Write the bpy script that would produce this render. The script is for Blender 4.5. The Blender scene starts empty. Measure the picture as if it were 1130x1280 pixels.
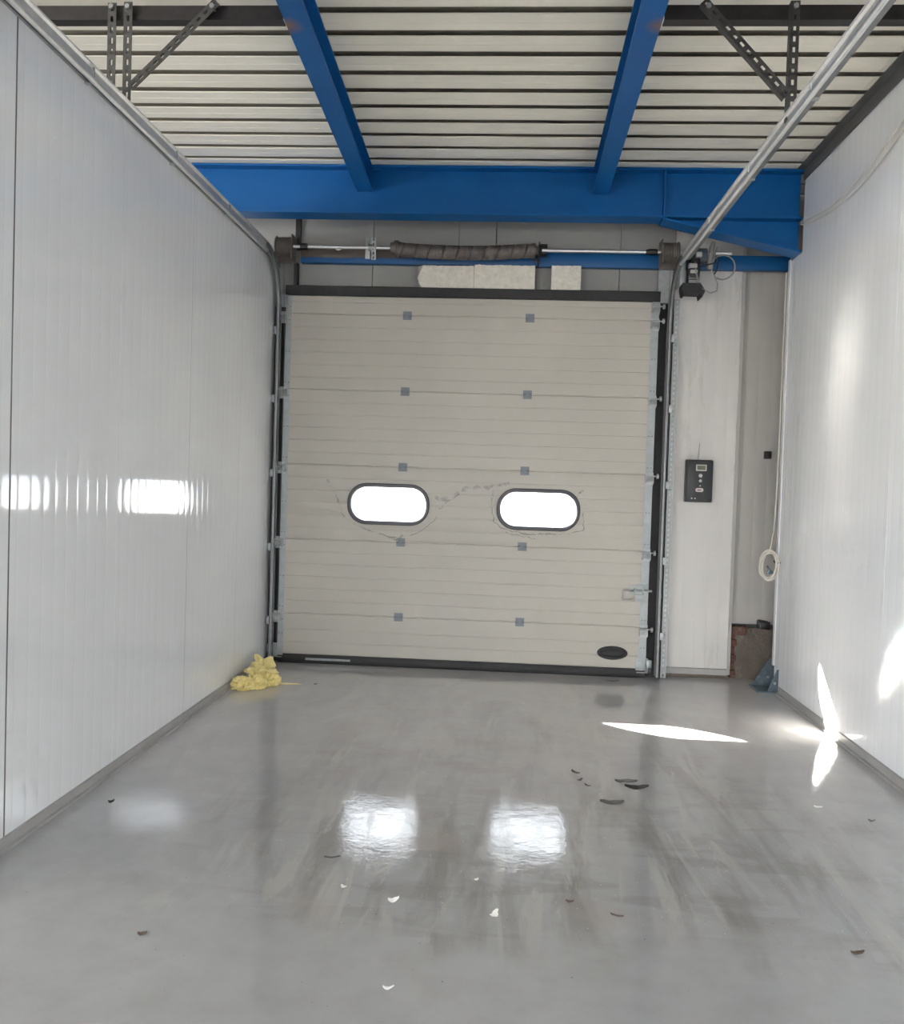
import bpy, bmesh, math, random
from mathutils import Vector, Matrix, noise
random.seed(7)
S = bpy.context.scene
COL = S.collection
PI = math.pi

# ------------------------------------------------------------------ camera, world, sun, exposure
def make_camera():
    f, yaw, pitch, roll, H = 1132.0, .0624, -.0297, .0317, 1.4968
    w = Vector((-math.sin(yaw)*math.cos(pitch), math.cos(yaw)*math.cos(pitch), math.sin(pitch)))
    r0 = Vector((math.cos(yaw), math.sin(yaw), 0)); u0 = r0.cross(w)
    r = r0*math.cos(roll)+u0*math.sin(roll); u = -r0*math.sin(roll)+u0*math.cos(roll)
    cd = bpy.data.cameras.new('camera'); cam = bpy.data.objects.new('camera', cd); COL.objects.link(cam)
    cd.sensor_fit = 'HORIZONTAL'; cd.sensor_width = 36.0; cd.lens = 36.0*f/1130.0
    cd.clip_start = .05; cd.clip_end = 200
    m = Matrix.Identity(4)
    for i in range(3):
        m[i][0] = r[i]; m[i][1] = u[i]; m[i][2] = -w[i]
    m[0][3], m[1][3], m[2][3] = 0, 0, H
    cam.matrix_world = m
    S.camera = cam
make_camera()

SKY = 10.0          # radiance of the bright overcast-white sky
SUN = 175.0
FILL_POWER = 8.0
wd = bpy.data.worlds.new('sky'); S.world = wd; wd.use_nodes = True
bg = wd.node_tree.nodes['Background']
bg.inputs[0].default_value = (.91, .96, 1.03, 1); bg.inputs[1].default_value = SKY

sd = bpy.data.lights.new('sun', 'SUN'); sun = bpy.data.objects.new('sun', sd); COL.objects.link(sun)
sd.energy = SUN; sd.angle = math.radians(.53); sd.color = (1.0, .91, .79)
SUND = Vector((1.25, -1.0, -.81)).normalized()
sun.rotation_euler = SUND.to_track_quat('-Z', 'Y').to_euler(); sun.location = (-12, 20, 9)

S.view_settings.view_transform = 'Standard'; S.view_settings.look = 'None'
S.view_settings.gamma = 1.0; S.view_settings.use_curve_mapping = False
S.view_settings.exposure = -0.24
S.cycles.max_bounces = 10; S.cycles.diffuse_bounces = 7; S.cycles.glossy_bounces = 5
S.cycles.sample_clamp_indirect = 0.0; S.cycles.blur_glossy = 0.0

# ------------------------------------------------------------------ materials
def nodes_of(name):
    m = bpy.data.materials.new(name); m.use_nodes = True
    nt = m.node_tree; b = nt.nodes['Principled BSDF']
    return m, nt, b
def N(nt, t, **kw):
    n = nt.nodes.new(t)
    for k, v in kw.items():
        if k in n.inputs: n.inputs[k].default_value = v
        else: setattr(n, k, v)
    return n
def L(nt, a, b): nt.links.new(a, b)
def ramp(nt, fac, stops):
    r = nt.nodes.new('ShaderNodeValToRGB'); e = r.color_ramp.elements
    while len(e) < len(stops): e.new(.5)
    for i, (p, c) in enumerate(stops):
        e[i].position = p; e[i].color = (c, c, c, 1) if not isinstance(c, tuple) else (*c, 1)
    L(nt, fac, r.inputs[0]); return r
def mixc(nt, fac, a, b, mode='MIX'):
    m = nt.nodes.new('ShaderNodeMix'); m.data_type = 'RGBA'; m.blend_type = mode
    for s, v in ((m.inputs[0], fac), (m.inputs[6], a), (m.inputs[7], b)):
        if hasattr(v, 'is_linked'): L(nt, v, s)
        else: s.default_value = v if not isinstance(v, tuple) else (*v, 1)
    return m.outputs[2]
def coords(nt, scale=(1, 1, 1), rot=(0, 0, 0)):
    g = nt.nodes.new('ShaderNodeNewGeometry'); mp = nt.nodes.new('ShaderNodeMapping')
    mp.inputs['Scale'].default_value = scale; mp.inputs['Rotation'].default_value = rot
    L(nt, g.outputs['Position'], mp.inputs['Vector']); return mp.outputs[0]

def mat(name, col, rough=.5, metal=0.0, var=.12, nscale=12, bump=0.0, bscale=120, dirt=None, spec=.5, coat=0.0, stretch=(1, 1, 1)):
    """principled with gentle noise in colour, roughness and relief"""
    m, nt, b = nodes_of(name)
    v = coords(nt, stretch)
    n1 = N(nt, 'ShaderNodeTexNoise', Scale=nscale, Detail=5.0, Roughness=.6); L(nt, v, n1.inputs['Vector'])
    lo = tuple(c*(1-var) for c in col); hi = tuple(min(1, c*(1+var)) for c in col)
    c = mixc(nt, ramp(nt, n1.outputs[0], [(.3, 0.0), (.7, 1.0)]).outputs[0], lo, hi)
    if dirt:
        n2 = N(nt, 'ShaderNodeTexNoise', Scale=dirt[1], Detail=8.0, Roughness=.7); L(nt, v, n2.inputs['Vector'])
        c = mixc(nt, ramp(nt, n2.outputs[0], [(dirt[2], 0.0), (min(1, dirt[2]+.12), 1.0)]).outputs[0], c, dirt[0])
    L(nt, c, b.inputs['Base Color'])
    rr = nt.nodes.new('ShaderNodeMapRange'); rr.inputs['To Min'].default_value = rough*.8; rr.inputs['To Max'].default_value = min(1, rough*1.25)
    L(nt, n1.outputs[0], rr.inputs['Value']); L(nt, rr.outputs[0], b.inputs['Roughness'])
    b.inputs['Metallic'].default_value = metal; b.inputs['Specular IOR Level'].default_value = spec
    b.inputs['Coat Weight'].default_value = coat
    if bump:
        n3 = N(nt, 'ShaderNodeTexNoise', Scale=bscale, Detail=3.0); L(nt, coords(nt), n3.inputs['Vector'])
        bp = N(nt, 'ShaderNodeBump', Strength=bump, Distance=.01); L(nt, n3.outputs[0], bp.inputs['Height']); L(nt, bp.outputs[0], b.inputs['Normal'])
    return m

M = {}
M['panel'] = mat('white_panel_paint', (.80, .815, .835), .07, var=.03, nscale=1.6, bump=.03, bscale=3.0, spec=.6)
M['panel_back'] = mat('back_panel_paint', (.62, .605, .585), .28, var=.03, nscale=2.0, bump=.03, bscale=5, stretch=(3, 3, .6))
M['core'] = mat('panel_core', (.10, .10, .10), .6, var=.06)
M['plaster_wall'] = mat('hall_wall', (.6, .59, .57), .7, var=.06, nscale=3)
M['roof'] = mat('roof_sheet_paint', (.88, .845, .74), .45, var=.04, nscale=3, stretch=(.3, 4, 1))
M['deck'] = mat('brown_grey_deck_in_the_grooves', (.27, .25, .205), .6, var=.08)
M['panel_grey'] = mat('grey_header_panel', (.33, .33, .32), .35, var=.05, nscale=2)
M['panel_shaded'] = mat('shaded_recess_panel', (.47, .455, .43), .4, var=.05, nscale=2)  # darker copy of the back panel paint; recess shade is put into the colour
M['blue'] = None
M['black_steel'] = mat('black_painted_steel', (.022, .019, .02), .5, var=.4, nscale=20, dirt=((.07, .04, .03), 9, .66))
M['galv'] = mat('galvanised_steel', (.84, .85, .86), .36, 1.0, var=.06, nscale=25)
M['galv_rail'] = mat('shaded_galvanised_rail', (.27, .28, .285), .42, .8, var=.12, nscale=20)  # darker copy of the galvanised steel; rail shading is put into its colour
M['galv_dull'] = mat('dull_galvanised_steel', (.44, .46, .47), .45, .75, var=.15, nscale=30)
M['galv_cap'] = mat('galvanised_end_cap', (.38, .41, .42), .42, .4, var=.1, nscale=18, bump=.02, bscale=40)
M['hinge'] = mat('grey_zinc_hinge', (.20, .22, .24), .45, .3, var=.1)
M['perf'] = mat('dark_zinc_perforated_angle', (.10, .098, .095), .45, .6, var=.25, nscale=30)
M['door'] = mat('door_section_cream_paint', (.49, .465, .415), .36, var=.035, nscale=2.2, bump=.12, bscale=420)
M['rubber'] = mat('black_rubber', (.018, .018, .02), .55, var=.3, nscale=30)
M['frame'] = mat('window_frame_black_plastic', (.045, .045, .055), .35, var=.1)
M['darkgrey'] = mat('dark_grey_trim', (.13, .13, .128), .5, .2, var=.1)
M['midgrey'] = mat('grey_trim_profile', (.30, .30, .298), .4, .2, var=.08)
M['base'] = mat('grey_base_profile', (.36, .355, .35), .4, .1, var=.1, nscale=8)
M['spring'] = mat('brown_grey_spring_steel', (.15, .13, .12), .5, .25, var=.25, nscale=14, dirt=((.16, .10, .07), 10, .6))
M['drum'] = mat('brown_grey_cast_drum', (.17, .15, .135), .5, .4, var=.2, nscale=20)
M['foam'] = mat('cream_foam_offcut', (.74, .70, .62), .9, var=.12, nscale=30, bump=.5, bscale=70)
M['ctrl'] = mat('anthracite_plastic', (.028, .031, .034), .4, var=.1)
M['lightgrey'] = mat('light_grey_plastic', (.55, .55, .53), .4, var=.05)
M['lcd'] = mat('lcd_green_grey', (.12, .125, .07), .25, var=.05)
M['pink'] = mat('pale_label', (.62, .54, .54), .5, var=.03)
M['white_cable'] = mat('white_cable_sheath', (.66, .63, .56), .5, var=.08)
M['grey_cable'] = mat('grey_cable_sheath', (.27, .27, .26), .5, var=.1)
M['stub'] = mat('brown_grey_mortar', (.15, .125, .105), .9, var=.2, nscale=7, bump=.6, bscale=45, dirt=((.21, .18, .15), 5, .5))
M['brick'] = mat('broken_red_brick', (.13, .06, .045), .9, var=.3, nscale=25, bump=.6, bscale=60, dirt=((.2, .17, .15), 14, .56))
M['gusset'] = mat('blue_grey_primer_steel', (.11, .15, .18), .5, .3, var=.25, nscale=25, dirt=((.3, .31, .31), 20, .6))
M['yellow'] = mat('yellow_rag', (.86, .74, .34), .55, var=.12, nscale=14, spec=.4)
M['black_scrap'] = mat('black_scrap', (.03, .03, .032), .4, var=.2)
M['grey_scrap'] = mat('dark_grey_scrap', (.09, .09, .09), .4, var=.2)
M['white_scrap'] = mat('white_chip', (.8, .8, .78), .35, var=.05)
M['brown_scrap'] = mat('brown_scrap', (.10, .07, .055), .6, var=.2)
M['ground'] = mat('wet_outdoor_concrete', (.42, .41, .39), .27, var=.1, nscale=2, spec=.6)

def blue_mat():
    m, nt, b = nodes_of('blue_painted_steel')
    v = coords(nt)
    n1 = N(nt, 'ShaderNodeTexNoise', Scale=5.0, Detail=5.0); L(nt, v, n1.inputs['Vector'])
    c = mixc(nt, n1.outputs[0], (.0015, .088, .30), (.003, .118, .37))
    n2 = N(nt, 'ShaderNodeTexNoise', Scale=42.0, Detail=6.0, Roughness=.7); L(nt, v, n2.inputs['Vector'])
    c = mixc(nt, ramp(nt, n2.outputs[0], [(.70, 0.0), (.74, .6)]).outputs[0], c, (.16, .26, .36))
    # burnt paint where the black joists are welded to the two rafters
    g = nt.nodes.new('ShaderNodeNewGeometry'); tot = None
    for p in ((-1.155, 4.40, 3.70), (.655, 4.40, 3.70)):
        d = nt.nodes.new('ShaderNodeVectorMath'); d.operation = 'DISTANCE'; d.inputs[1].default_value = p
        L(nt, g.outputs['Position'], d.inputs[0])
        a = nt.nodes.new('ShaderNodeMath'); a.operation = 'ADD'; L(nt, d.outputs['Value'], a.inputs[0])
        k = nt.nodes.new('ShaderNodeMath'); k.operation = 'MULTIPLY'; k.inputs[1].default_value = .06; L(nt, n2.outputs[0], k.inputs[0]); L(nt, k.outputs[0], a.inputs[1])
        r = ramp(nt, a.outputs[0], [(.045, 1.0), (.12, 0.0)])
        if tot is None: tot = r.outputs[0]
        else:
            mx = nt.nodes.new('ShaderNodeMath'); mx.operation = 'MAXIMUM'; L(nt, tot, mx.inputs[0]); L(nt, r.outputs[0], mx.inputs[1]); tot = mx.outputs[0]
    c = mixc(nt, tot, c, (.22, .13, .09))
    L(nt, c, b.inputs['Base Color']); b.inputs['Roughness'].default_value = .4; b.inputs['Specular IOR Level'].default_value = .3
    return m
M['blue'] = blue_mat()

def bar_mat():
    """blue tube over the door, its left end bare and rusty brown along the top"""
    m, nt, b = nodes_of('blue_tube_with_rusty_left_end')
    g = nt.nodes.new('ShaderNodeNewGeometry'); sx = nt.nodes.new('ShaderNodeSeparateXYZ'); L(nt, g.outputs['Position'], sx.inputs[0])
    n = N(nt, 'ShaderNodeTexNoise', Scale=6.0, Detail=6.0); L(nt, g.outputs['Position'], n.inputs['Vector'])
    def mth(op, a, bb):
        q = nt.nodes.new('ShaderNodeMath'); q.operation = op
        for i, vv in enumerate((a, bb)):
            if hasattr(vv, 'is_linked'): L(nt, vv, q.inputs[i])
            else: q.inputs[i].default_value = vv
        return q.outputs[0]
    zz = mth('MULTIPLY', mth('SUBTRACT', sx.outputs['Z'], 3.31), 22.0)
    xx = mth('MULTIPLY', mth('SUBTRACT', -.75, sx.outputs['X']), 1.1)
    k = mth('ADD', mth('MINIMUM', zz, xx), mth('MULTIPLY', mth('SUBTRACT', n.outputs[0], .5), .8))
    c = mixc(nt, ramp(nt, k, [(0.0, 0.0), (.25, 1.0)]).outputs[0], (.006, .10, .29), (.15, .12, .10))
    L(nt, c, b.inputs['Base Color']); b.inputs['Roughness'].default_value = .45
    return m
M['bar'] = bar_mat()

def floor_mat():
    m, nt, b = nodes_of('grey_epoxy_floor')
    g = nt.nodes.new('ShaderNodeNewGeometry'); P = g.outputs['Position']
    def tex(scale, st, rot=0, detail=5, dist=0.0, rough=.6):
        mp = nt.nodes.new('ShaderNodeMapping'); mp.inputs['Scale'].default_value = st; mp.inputs['Rotation'].default_value = (0, 0, rot)
        L(nt, P, mp.inputs[0])
        n = N(nt, 'ShaderNodeTexNoise', Scale=scale, Detail=float(detail), Distortion=dist, Roughness=rough); L(nt, mp.outputs[0], n.inputs['Vector'])
        return n.outputs[0]
    sep = nt.nodes.new('ShaderNodeSeparateXYZ'); L(nt, P, sep.inputs[0])
    # worn area in the middle of the bay
    def mr(v, a, b_, c, d):
        q = nt.nodes.new('ShaderNodeMapRange'); q.interpolation_type = 'SMOOTHSTEP'
        for k, val in zip(('From Min', 'From Max', 'To Min', 'To Max'), (a, b_, c, d)): q.inputs[k].default_value = val
        L(nt, v, q.inputs['Value']); return q.outputs[0]
    def mth(op, a, bb):
        q = nt.nodes.new('ShaderNodeMath'); q.operation = op
        for i, vv in enumerate((a, bb)):
            if hasattr(vv, 'is_linked'): L(nt, vv, q.inputs[i])
            else: q.inputs[i].default_value = vv
        return q.outputs[0]
    wob = mth('MULTIPLY', mth('SUBTRACT', tex(1.6, (1, 1, 1)), .5), 1.6)
    yy = mth('ADD', sep.outputs['Y'], wob); xx = mth('ADD', sep.outputs['X'], wob)
    worn = mth('MULTIPLY', mth('MULTIPLY', mr(yy, 2.7, 3.3, 0, 1), mr(yy, 5.4, 7.2, 1, .25)), mth('MULTIPLY', mr(xx, -1.7, -.6, 0, 1), mr(xx, 1.1, 1.9, 1, .15)))
    c0 = mixc(nt, ramp(nt, tex(.7, (1, 1, 1)), [(.3, 0.0), (.7, 1.0)]).outputs[0], (.35, .357, .375), (.40, .407, .425))
    c0 = mixc(nt, ramp(nt, tex(7, (1, 1, 1), detail=8), [(.42, 0.0), (.75, .35)]).outputs[0], c0, (.265, .262, .262))
    # brush strokes: long smears in several directions, darker grime and paler skim
    dark = mth('MULTIPLY', ramp(nt, tex(2.0, (3.0, .5, 1), .12, 6, .5, .58), [(.47, 0.0), (.62, 1.0)]).outputs[0], worn)
    c1 = mixc(nt, mth('MULTIPLY', dark, .75), c0, (.225, .215, .21))
    dark2 = mth('MULTIPLY', ramp(nt, tex(2.2, (.6, 2.2, 1), -.6, 6, .7, .58), [(.52, 0.0), (.60, 1.0)]).outputs[0], worn)
    c1 = mixc(nt, mth('MULTIPLY', dark2, .35), c1, (.22, .20, .195))
    pale = mth('MULTIPLY', ramp(nt, tex(2.2, (2.8, .45, 1), .5, 5, .9, .58), [(.54, 0.0), (.60, 1.0)]).outputs[0], worn)
    c1 = mixc(nt, mth('MULTIPLY', pale, .75), c1, (.43, .42, .41))
    pale2 = mth('MULTIPLY', ramp(nt, tex(3.4, (.5, 3.0, 1), .3, 5, .8), [(.58, 0.0), (.63, 1.0)]).outputs[0], mr(sep.outputs['Y'], 4.2, 5.5, .0, 1))
    c1 = mixc(nt, mth('MULTIPLY', pale2, .4), c1, (.42, .405, .395))
    pink = mth('MULTIPLY', ramp(nt, tex(1.8, (1, 1, 1), 0, 4), [(.56, 0.0), (.68, 1.0)]).outputs[0], worn)
    c1 = mixc(nt, mth('MULTIPLY', pink, .45), c1, (.37, .31, .295))
    dust = mth('MULTIPLY', mr(mth('ADD', sep.outputs['Y'], wob), 3.2, 5.6, .0, 1), ramp(nt, tex(1.3, (1.6, .8, 1), .4, 7, 1.0), [(.30, .6), (.60, 1.0)]).outputs[0])
    c1 = mixc(nt, mth('MULTIPLY', dust, .8), c1, (.60, .582, .58))
    speck = ramp(nt, tex(55, (1, 1, 1), 0, 2), [(.735, 0.0), (.75, 1.0)]).outputs[0]
    c1 = mixc(nt, mth('MULTIPLY', speck, .7), c1, (.10, .095, .09))
    wsp = ramp(nt, tex(75, (1, 1, 1), .7, 2), [(.715, 0.0), (.735, 1.0)]).outputs[0]
    c1 = mixc(nt, mth('MULTIPLY', wsp, mth('MULTIPLY', worn, .9)), c1, (.8, .8, .78))
    L(nt, c1, b.inputs['Base Color'])
    rg = mth('ADD', mth('MULTIPLY', dark, .05), mth('ADD', .045, mth('MULTIPLY', pale, .06)))
    rg = mth('ADD', rg, mth('MULTIPLY', tex(9, (1, 1, 1)), .04))
    L(nt, rg, b.inputs['Roughness']); b.inputs['Specular IOR Level'].default_value = .68
    h = mth('ADD', mth('MULTIPLY', tex(22, (1, 1, 1), 0, 3), .6), mth('MULTIPLY', tex(3.2, (1, 1, 1), 0, 2), 1.5))
    h = mth('ADD', h, mth('MULTIPLY', tex(70, (1, 1, 1), 0, 2), mth('MULTIPLY', worn, .35)))
    bp = N(nt, 'ShaderNodeBump', Strength=.05, Distance=.02); L(nt, h, bp.inputs['Height']); L(nt, bp.outputs[0], b.inputs['Normal'])
    return m
M['floor'] = floor_mat()

def glass_mat(name, tint, gl, rough):
    m = bpy.data.materials.new(name); m.use_nodes = True; nt = m.node_tree; nt.nodes.clear()
    o = nt.nodes.new('ShaderNodeOutputMaterial'); t = nt.nodes.new('ShaderNodeBsdfTransparent'); t.inputs[0].default_value = (*tint, 1)
    gsh = N(nt, 'ShaderNodeBsdfGlossy', Roughness=rough); gsh.inputs[0].default_value = (1, 1, 1, 1)
    mx = nt.nodes.new('ShaderNodeMixShader'); mx.inputs[0].default_value = gl
    L(nt, t.outputs[0], mx.inputs[1]); L(nt, gsh.outputs[0], mx.inputs[2]); L(nt, mx.outputs[0], o.inputs[0]); return m
M['glass'] = glass_mat('acrylic_pane', (.97, .98, .98), .05, .03)
def film_mat():
    m = bpy.data.materials.new('torn_clear_film'); m.use_nodes = True; nt = m.node_tree
    b = nt.nodes['Principled BSDF']; o = nt.nodes['Material Output']
    b.inputs['Base Color'].default_value = (.62, .59, .55, 1); b.inputs['Roughness'].default_value = .25
    t = nt.nodes.new('ShaderNodeBsdfTransparent'); mx = nt.nodes.new('ShaderNodeMixShader')
    n = N(nt, 'ShaderNodeTexNoise', Scale=35.0, Detail=4.0); L(nt, coords(nt), n.inputs['Vector'])
    L(nt, ramp(nt, n.outputs[0], [(.36, .0), (.62, .55)]).outputs[0], mx.inputs[0])
    L(nt, t.outputs[0], mx.inputs[1]); L(nt, b.outputs[0], mx.inputs[2]); L(nt, mx.outputs[0], o.inputs[0]); return m
M['film'] = film_mat()

# ------------------------------------------------------------------ mesh helpers
class MB:
    def __init__(self): self.v = []; self.f = []
    def add(self, vs, fs):
        n = len(self.v); self.v += [Vector(p) for p in vs]; self.f += [[i+n for i in q] for q in fs]; return self
    def box(self, x0, x1, y0, y1, z0, z1, c=0.0, mtx=None):
        """box, with optionally chamfered edges"""
        if c <= 0:
            vs = [(x, y, z) for z in (z0, z1) for y in (y0, y1) for x in (x0, x1)]
            fs = [(0, 2, 3, 1), (4, 5, 7, 6), (0, 1, 5, 4), (2, 6, 7, 3), (0, 4, 6, 2), (1, 3, 7, 5)]
        else:
            bm = bmesh.new(); bmesh.ops.create_cube(bm, size=1)
            for v in bm.verts: v.co = Vector(((x0+x1)/2+v.co.x*(x1-x0), (y0+y1)/2+v.co.y*(y1-y0), (z0+z1)/2+v.co.z*(z1-z0)))
            bmesh.ops.bevel(bm, geom=bm.edges[:], offset=c, segments=2, affect='EDGES', profile=.5)
            bm.verts.ensure_lookup_table(); bm.verts.index_update()
            vs = [v.co.copy() for v in bm.verts]; fs = [[v.index for v in q.verts] for q in bm.faces]; bm.free()
        if mtx: vs = [mtx @ Vector(p) for p in vs]
        return self.add(vs, fs)
    def prism(self, poly, axis, a, b, closed=True, caps=True):
        """polygon (2-D, in the two other axes in order) extruded along an axis"""
        def P(u, v, w):
            return {'X': (w, u, v), 'Y': (u, w, v), 'Z': (u, v, w)}[axis]
        n = len(poly); vs = [P(u, v, a) for u, v in poly]+[P(u, v, b) for u, v in poly]
        fs = [(i, (i+1) % n, n+(i+1) % n, n+i) for i in range(n if closed else n-1)]
        if caps and closed: fs += [list(range(n))[::-1], list(range(n, 2*n))]
        return self.add(vs, fs)
    def tube(self, pts, r, n=8, closed=False, caps=True):
        pts = [Vector(p) for p in pts]; k = len(pts); rs = r if isinstance(r, (list, tuple)) else [r]*k
        vs = []; prev = None
        for i, p in enumerate(pts):
            t = (pts[(i+1) % k]-pts[i-1]) if closed else (pts[min(i+1, k-1)]-pts[max(i-1, 0)])
            t.normalize()
            if prev is None:
                a = Vector((0, 0, 1)) if abs(t.z) < .9 else Vector((1, 0, 0)); u = t.cross(a).normalized()
            else: u = (prev-t*prev.dot(t)).normalized()
            prev = u; w = t.cross(u)
            vs += [p+u*math.cos(2*PI*j/n)*rs[i]+w*math.sin(2*PI*j/n)*rs[i] for j in range(n)]
        fs = []
        for i in range(k if closed else k-1):
            for j in range(n):
                a, b = i*n, ((i+1) % k)*n; fs.append((a+j, a+(j+1) % n, b+(j+1) % n, b+j))
        if not closed and caps: fs += [list(range(n))[::-1], [(k-1)*n+j for j in range(n)]]
        return self.add(vs, fs)
    def lathe(self, prof, axis, c, n=24):
        """profile [(along, radius)] turned about an axis through c"""
        c = Vector(c); vs = []
        A = {'X': Vector((1, 0, 0)), 'Y': Vector((0, 1, 0)), 'Z': Vector((0, 0, 1))}[axis]
        U = {'X': Vector((0, 1, 0)), 'Y': Vector((0, 0, 1)), 'Z': Vector((1, 0, 0))}[axis]; W = A.cross(U)
        for s, r in prof: vs += [c+A*s+U*math.cos(2*PI*j/n)*r+W*math.sin(2*PI*j/n)*r for j in range(n)]
        fs = [(i*n+j, i*n+(j+1) % n, (i+1)*n+(j+1) % n, (i+1)*n+j) for i in range(len(prof)-1) for j in range(n)]
        fs += [list(range(n))[::-1], [(len(prof)-1)*n+j for j in range(n)]]
        return self.add(vs, fs)
    def loft(self, rings, caps=True):
        n = len(rings[0]); k = len(self.v)
        vs = [p for r in rings for p in r]
        fs = [(i*n+j, i*n+(j+1) % n, (i+1)*n+(j+1) % n, (i+1)*n+j) for i in range(len(rings)-1) for j in range(n)]
        if caps: fs += [list(range(n))[::-1], [(len(rings)-1)*n+j for j in range(n)]]
        return self.add(vs, fs)

ORG = {}
def mesh_from(mb, name, org, angle=35, recalc=True):
    me = bpy.data.meshes.new(name)
    me.from_pydata([p-org for p in mb.v], [], mb.f)
    if recalc:
        bm = bmesh.new(); bm.from_mesh(me); bmesh.ops.recalc_face_normals(bm, faces=bm.faces[:]); bm.to_mesh(me); bm.free()
    me.shade_smooth(); me.set_sharp_from_angle(angle=math.radians(angle)); me.update()
    return me
def obj(name, mb, m, parent=None, angle=35, label=None, recalc=True):
    """one mesh object from world-space geometry; its origin sits at the middle of its foot"""
    xs = [p.x for p in mb.v]; ys = [p.y for p in mb.v]; zs = [p.z for p in mb.v]
    org = Vector(((min(xs)+max(xs))/2, (min(ys)+max(ys))/2, min(zs)))
    me = mesh_from(mb, name, org, angle, recalc)
    me.materials.append(M[m])
    o = bpy.data.objects.new(name, me); COL.objects.link(o)
    ORG[o] = org
    if parent is not None: o.parent = parent; o.location = org-ORG[parent]
    else: o.location = org
    if label: o['label'] = label
    return o
def inst(src, parent, org, rotz=0.0, mirror=False):
    o = src.copy(); COL.objects.link(o); org = Vector(org); ORG[o] = org
    o.parent = parent; o.location = org-(ORG[parent] if parent is not None else Vector()); o.rotation_euler = (0, 0, rotz)
    return o
def empty(name, loc):
    o = bpy.data.objects.new(name, None); o.empty_display_size = .1; COL.objects.link(o)
    o.location = loc; ORG[o] = Vector(loc); return o
def tag(o, label, cat=None, group=None):
    o['label'] = label
    if cat: o['category'] = cat
    if group: o['group'] = group
    return o
def struct(o, label=None, cat=None):
    o['kind'] = 'structure'
    if label: o['label'] = label
    if cat: o['category'] = cat
    return o
def rrect(cx, cz, hx, hz, r, n=8):
    pts = []
    for (sx, sz, a0) in ((1, 1, 0), (-1, 1, 90), (-1, -1, 180), (1, -1, 270)):
        for i in range(n+1):
            a = math.radians(a0+90*i/n); pts.append((cx+sx*(hx-r)+r*math.cos(a), cz+sz*(hz-r)+r*math.sin(a)))
    return pts
def cut(o, mb):
    """subtract a closed shape from a mesh object, baked straight into its mesh"""
    me = bpy.data.meshes.new('cut'); me.from_pydata([p-ORG[o] for p in mb.v], [], mb.f)
    bm = bmesh.new(); bm.from_mesh(me); bmesh.ops.recalc_face_normals(bm, faces=bm.faces[:]); bm.to_mesh(me); bm.free()
    c = bpy.data.objects.new('cut', me); COL.objects.link(c)
    par = o.parent; loc = o.location.copy(); o.parent = None; o.location = (0, 0, 0)
    md = o.modifiers.new('cut', 'BOOLEAN'); md.operation = 'DIFFERENCE'; md.solver = 'EXACT'; md.object = c
    dg = bpy.context.evaluated_depsgraph_get(); dg.update()
    new = bpy.data.meshes.new_from_object(o.evaluated_get(dg)); o.modifiers.clear(); o.data = new
    o.parent = par; o.location = loc
    new.shade_smooth(); new.set_sharp_from_angle(angle=math.radians(25))
    bpy.data.objects.remove(c); bpy.data.meshes.remove(me)

# ------------------------------------------------------------------ key dimensions (metres; X right, Y into the bay, Z up)
XL, XR = -1.9445, 2.0708      # faces of the two side walls
DY = 7.3035                   # face of the sectional door
ZC = 3.88                     # underside of the roof sheets
WY = 7.42                     # face of the wall round the door
DX0, DX1 = -1.815, 1.079      # visible door leaf
JOINTS = [2.849, 2.239, 1.629, 1.019, .409]

# ------------------------------------------------------------------ floor, ground
struct(obj('floor', MB().box(-8.2, 2.7, -9.2, 7.56, -.12, 0), 'floor'), 'glossy grey epoxy floor with scuffed smears', 'floor')
struct(obj('ground', MB().box(-40, 40, 7.56, 60, -.2, -.02), 'ground'), 'sunlit concrete yard outside the door', 'ground')
struct(obj('ground', MB().box(-40, 40, -60, -9.2, -.2, -.02), 'ground'), 'concrete yard behind the hall', 'ground')

# ------------------------------------------------------------------ ceiling: trapezoidal roof sheets, a shallow groove every 232 mm
ceil = struct(empty('ceiling', (-2.8, 0, ZC)), 'cream trapezoidal roof sheeting with dark grooves', 'ceiling')
PITCH = .232
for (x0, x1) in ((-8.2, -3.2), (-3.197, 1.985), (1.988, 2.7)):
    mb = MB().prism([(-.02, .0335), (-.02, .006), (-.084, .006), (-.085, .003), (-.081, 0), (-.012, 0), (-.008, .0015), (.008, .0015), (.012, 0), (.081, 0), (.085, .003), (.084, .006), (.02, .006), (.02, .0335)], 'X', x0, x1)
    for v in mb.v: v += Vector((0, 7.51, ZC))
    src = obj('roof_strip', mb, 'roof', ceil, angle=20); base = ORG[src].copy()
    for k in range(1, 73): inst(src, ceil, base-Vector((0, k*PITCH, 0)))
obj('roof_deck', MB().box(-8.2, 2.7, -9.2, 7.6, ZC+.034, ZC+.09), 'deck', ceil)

# ------------------------------------------------------------------ side walls: ribbed sandwich panels
def rib_profile(y0, y1, depth=.00042, first=.05):
    """(y, inset) along the panel face: chamfered ends, a soft rib line each 100 mm"""
    pr = [(y0, .0015), (y0+.001, .0)]
    y = y0+first
    while y < y1-.02:
        for i in range(-4, 5):
            t = i/4; pr.append((y+t*.009, depth*.5*(1+math.cos(PI*t))))
        y += .1
    pr += [(y1-.001, .0), (y1, .0015)]
    return pr
def wall_panel(parent, x, sx, y0, y1, z0, z1, m='panel', t=.03):
    pr = rib_profile(y0, y1)
    poly = [(x-sx*d, y) for y, d in pr]+[(x-sx*t, y1), (x-sx*t, y0)]
    return obj('wall_panel', MB().prism(poly, 'Z', z0, z1), m, parent, angle=20)

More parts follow.
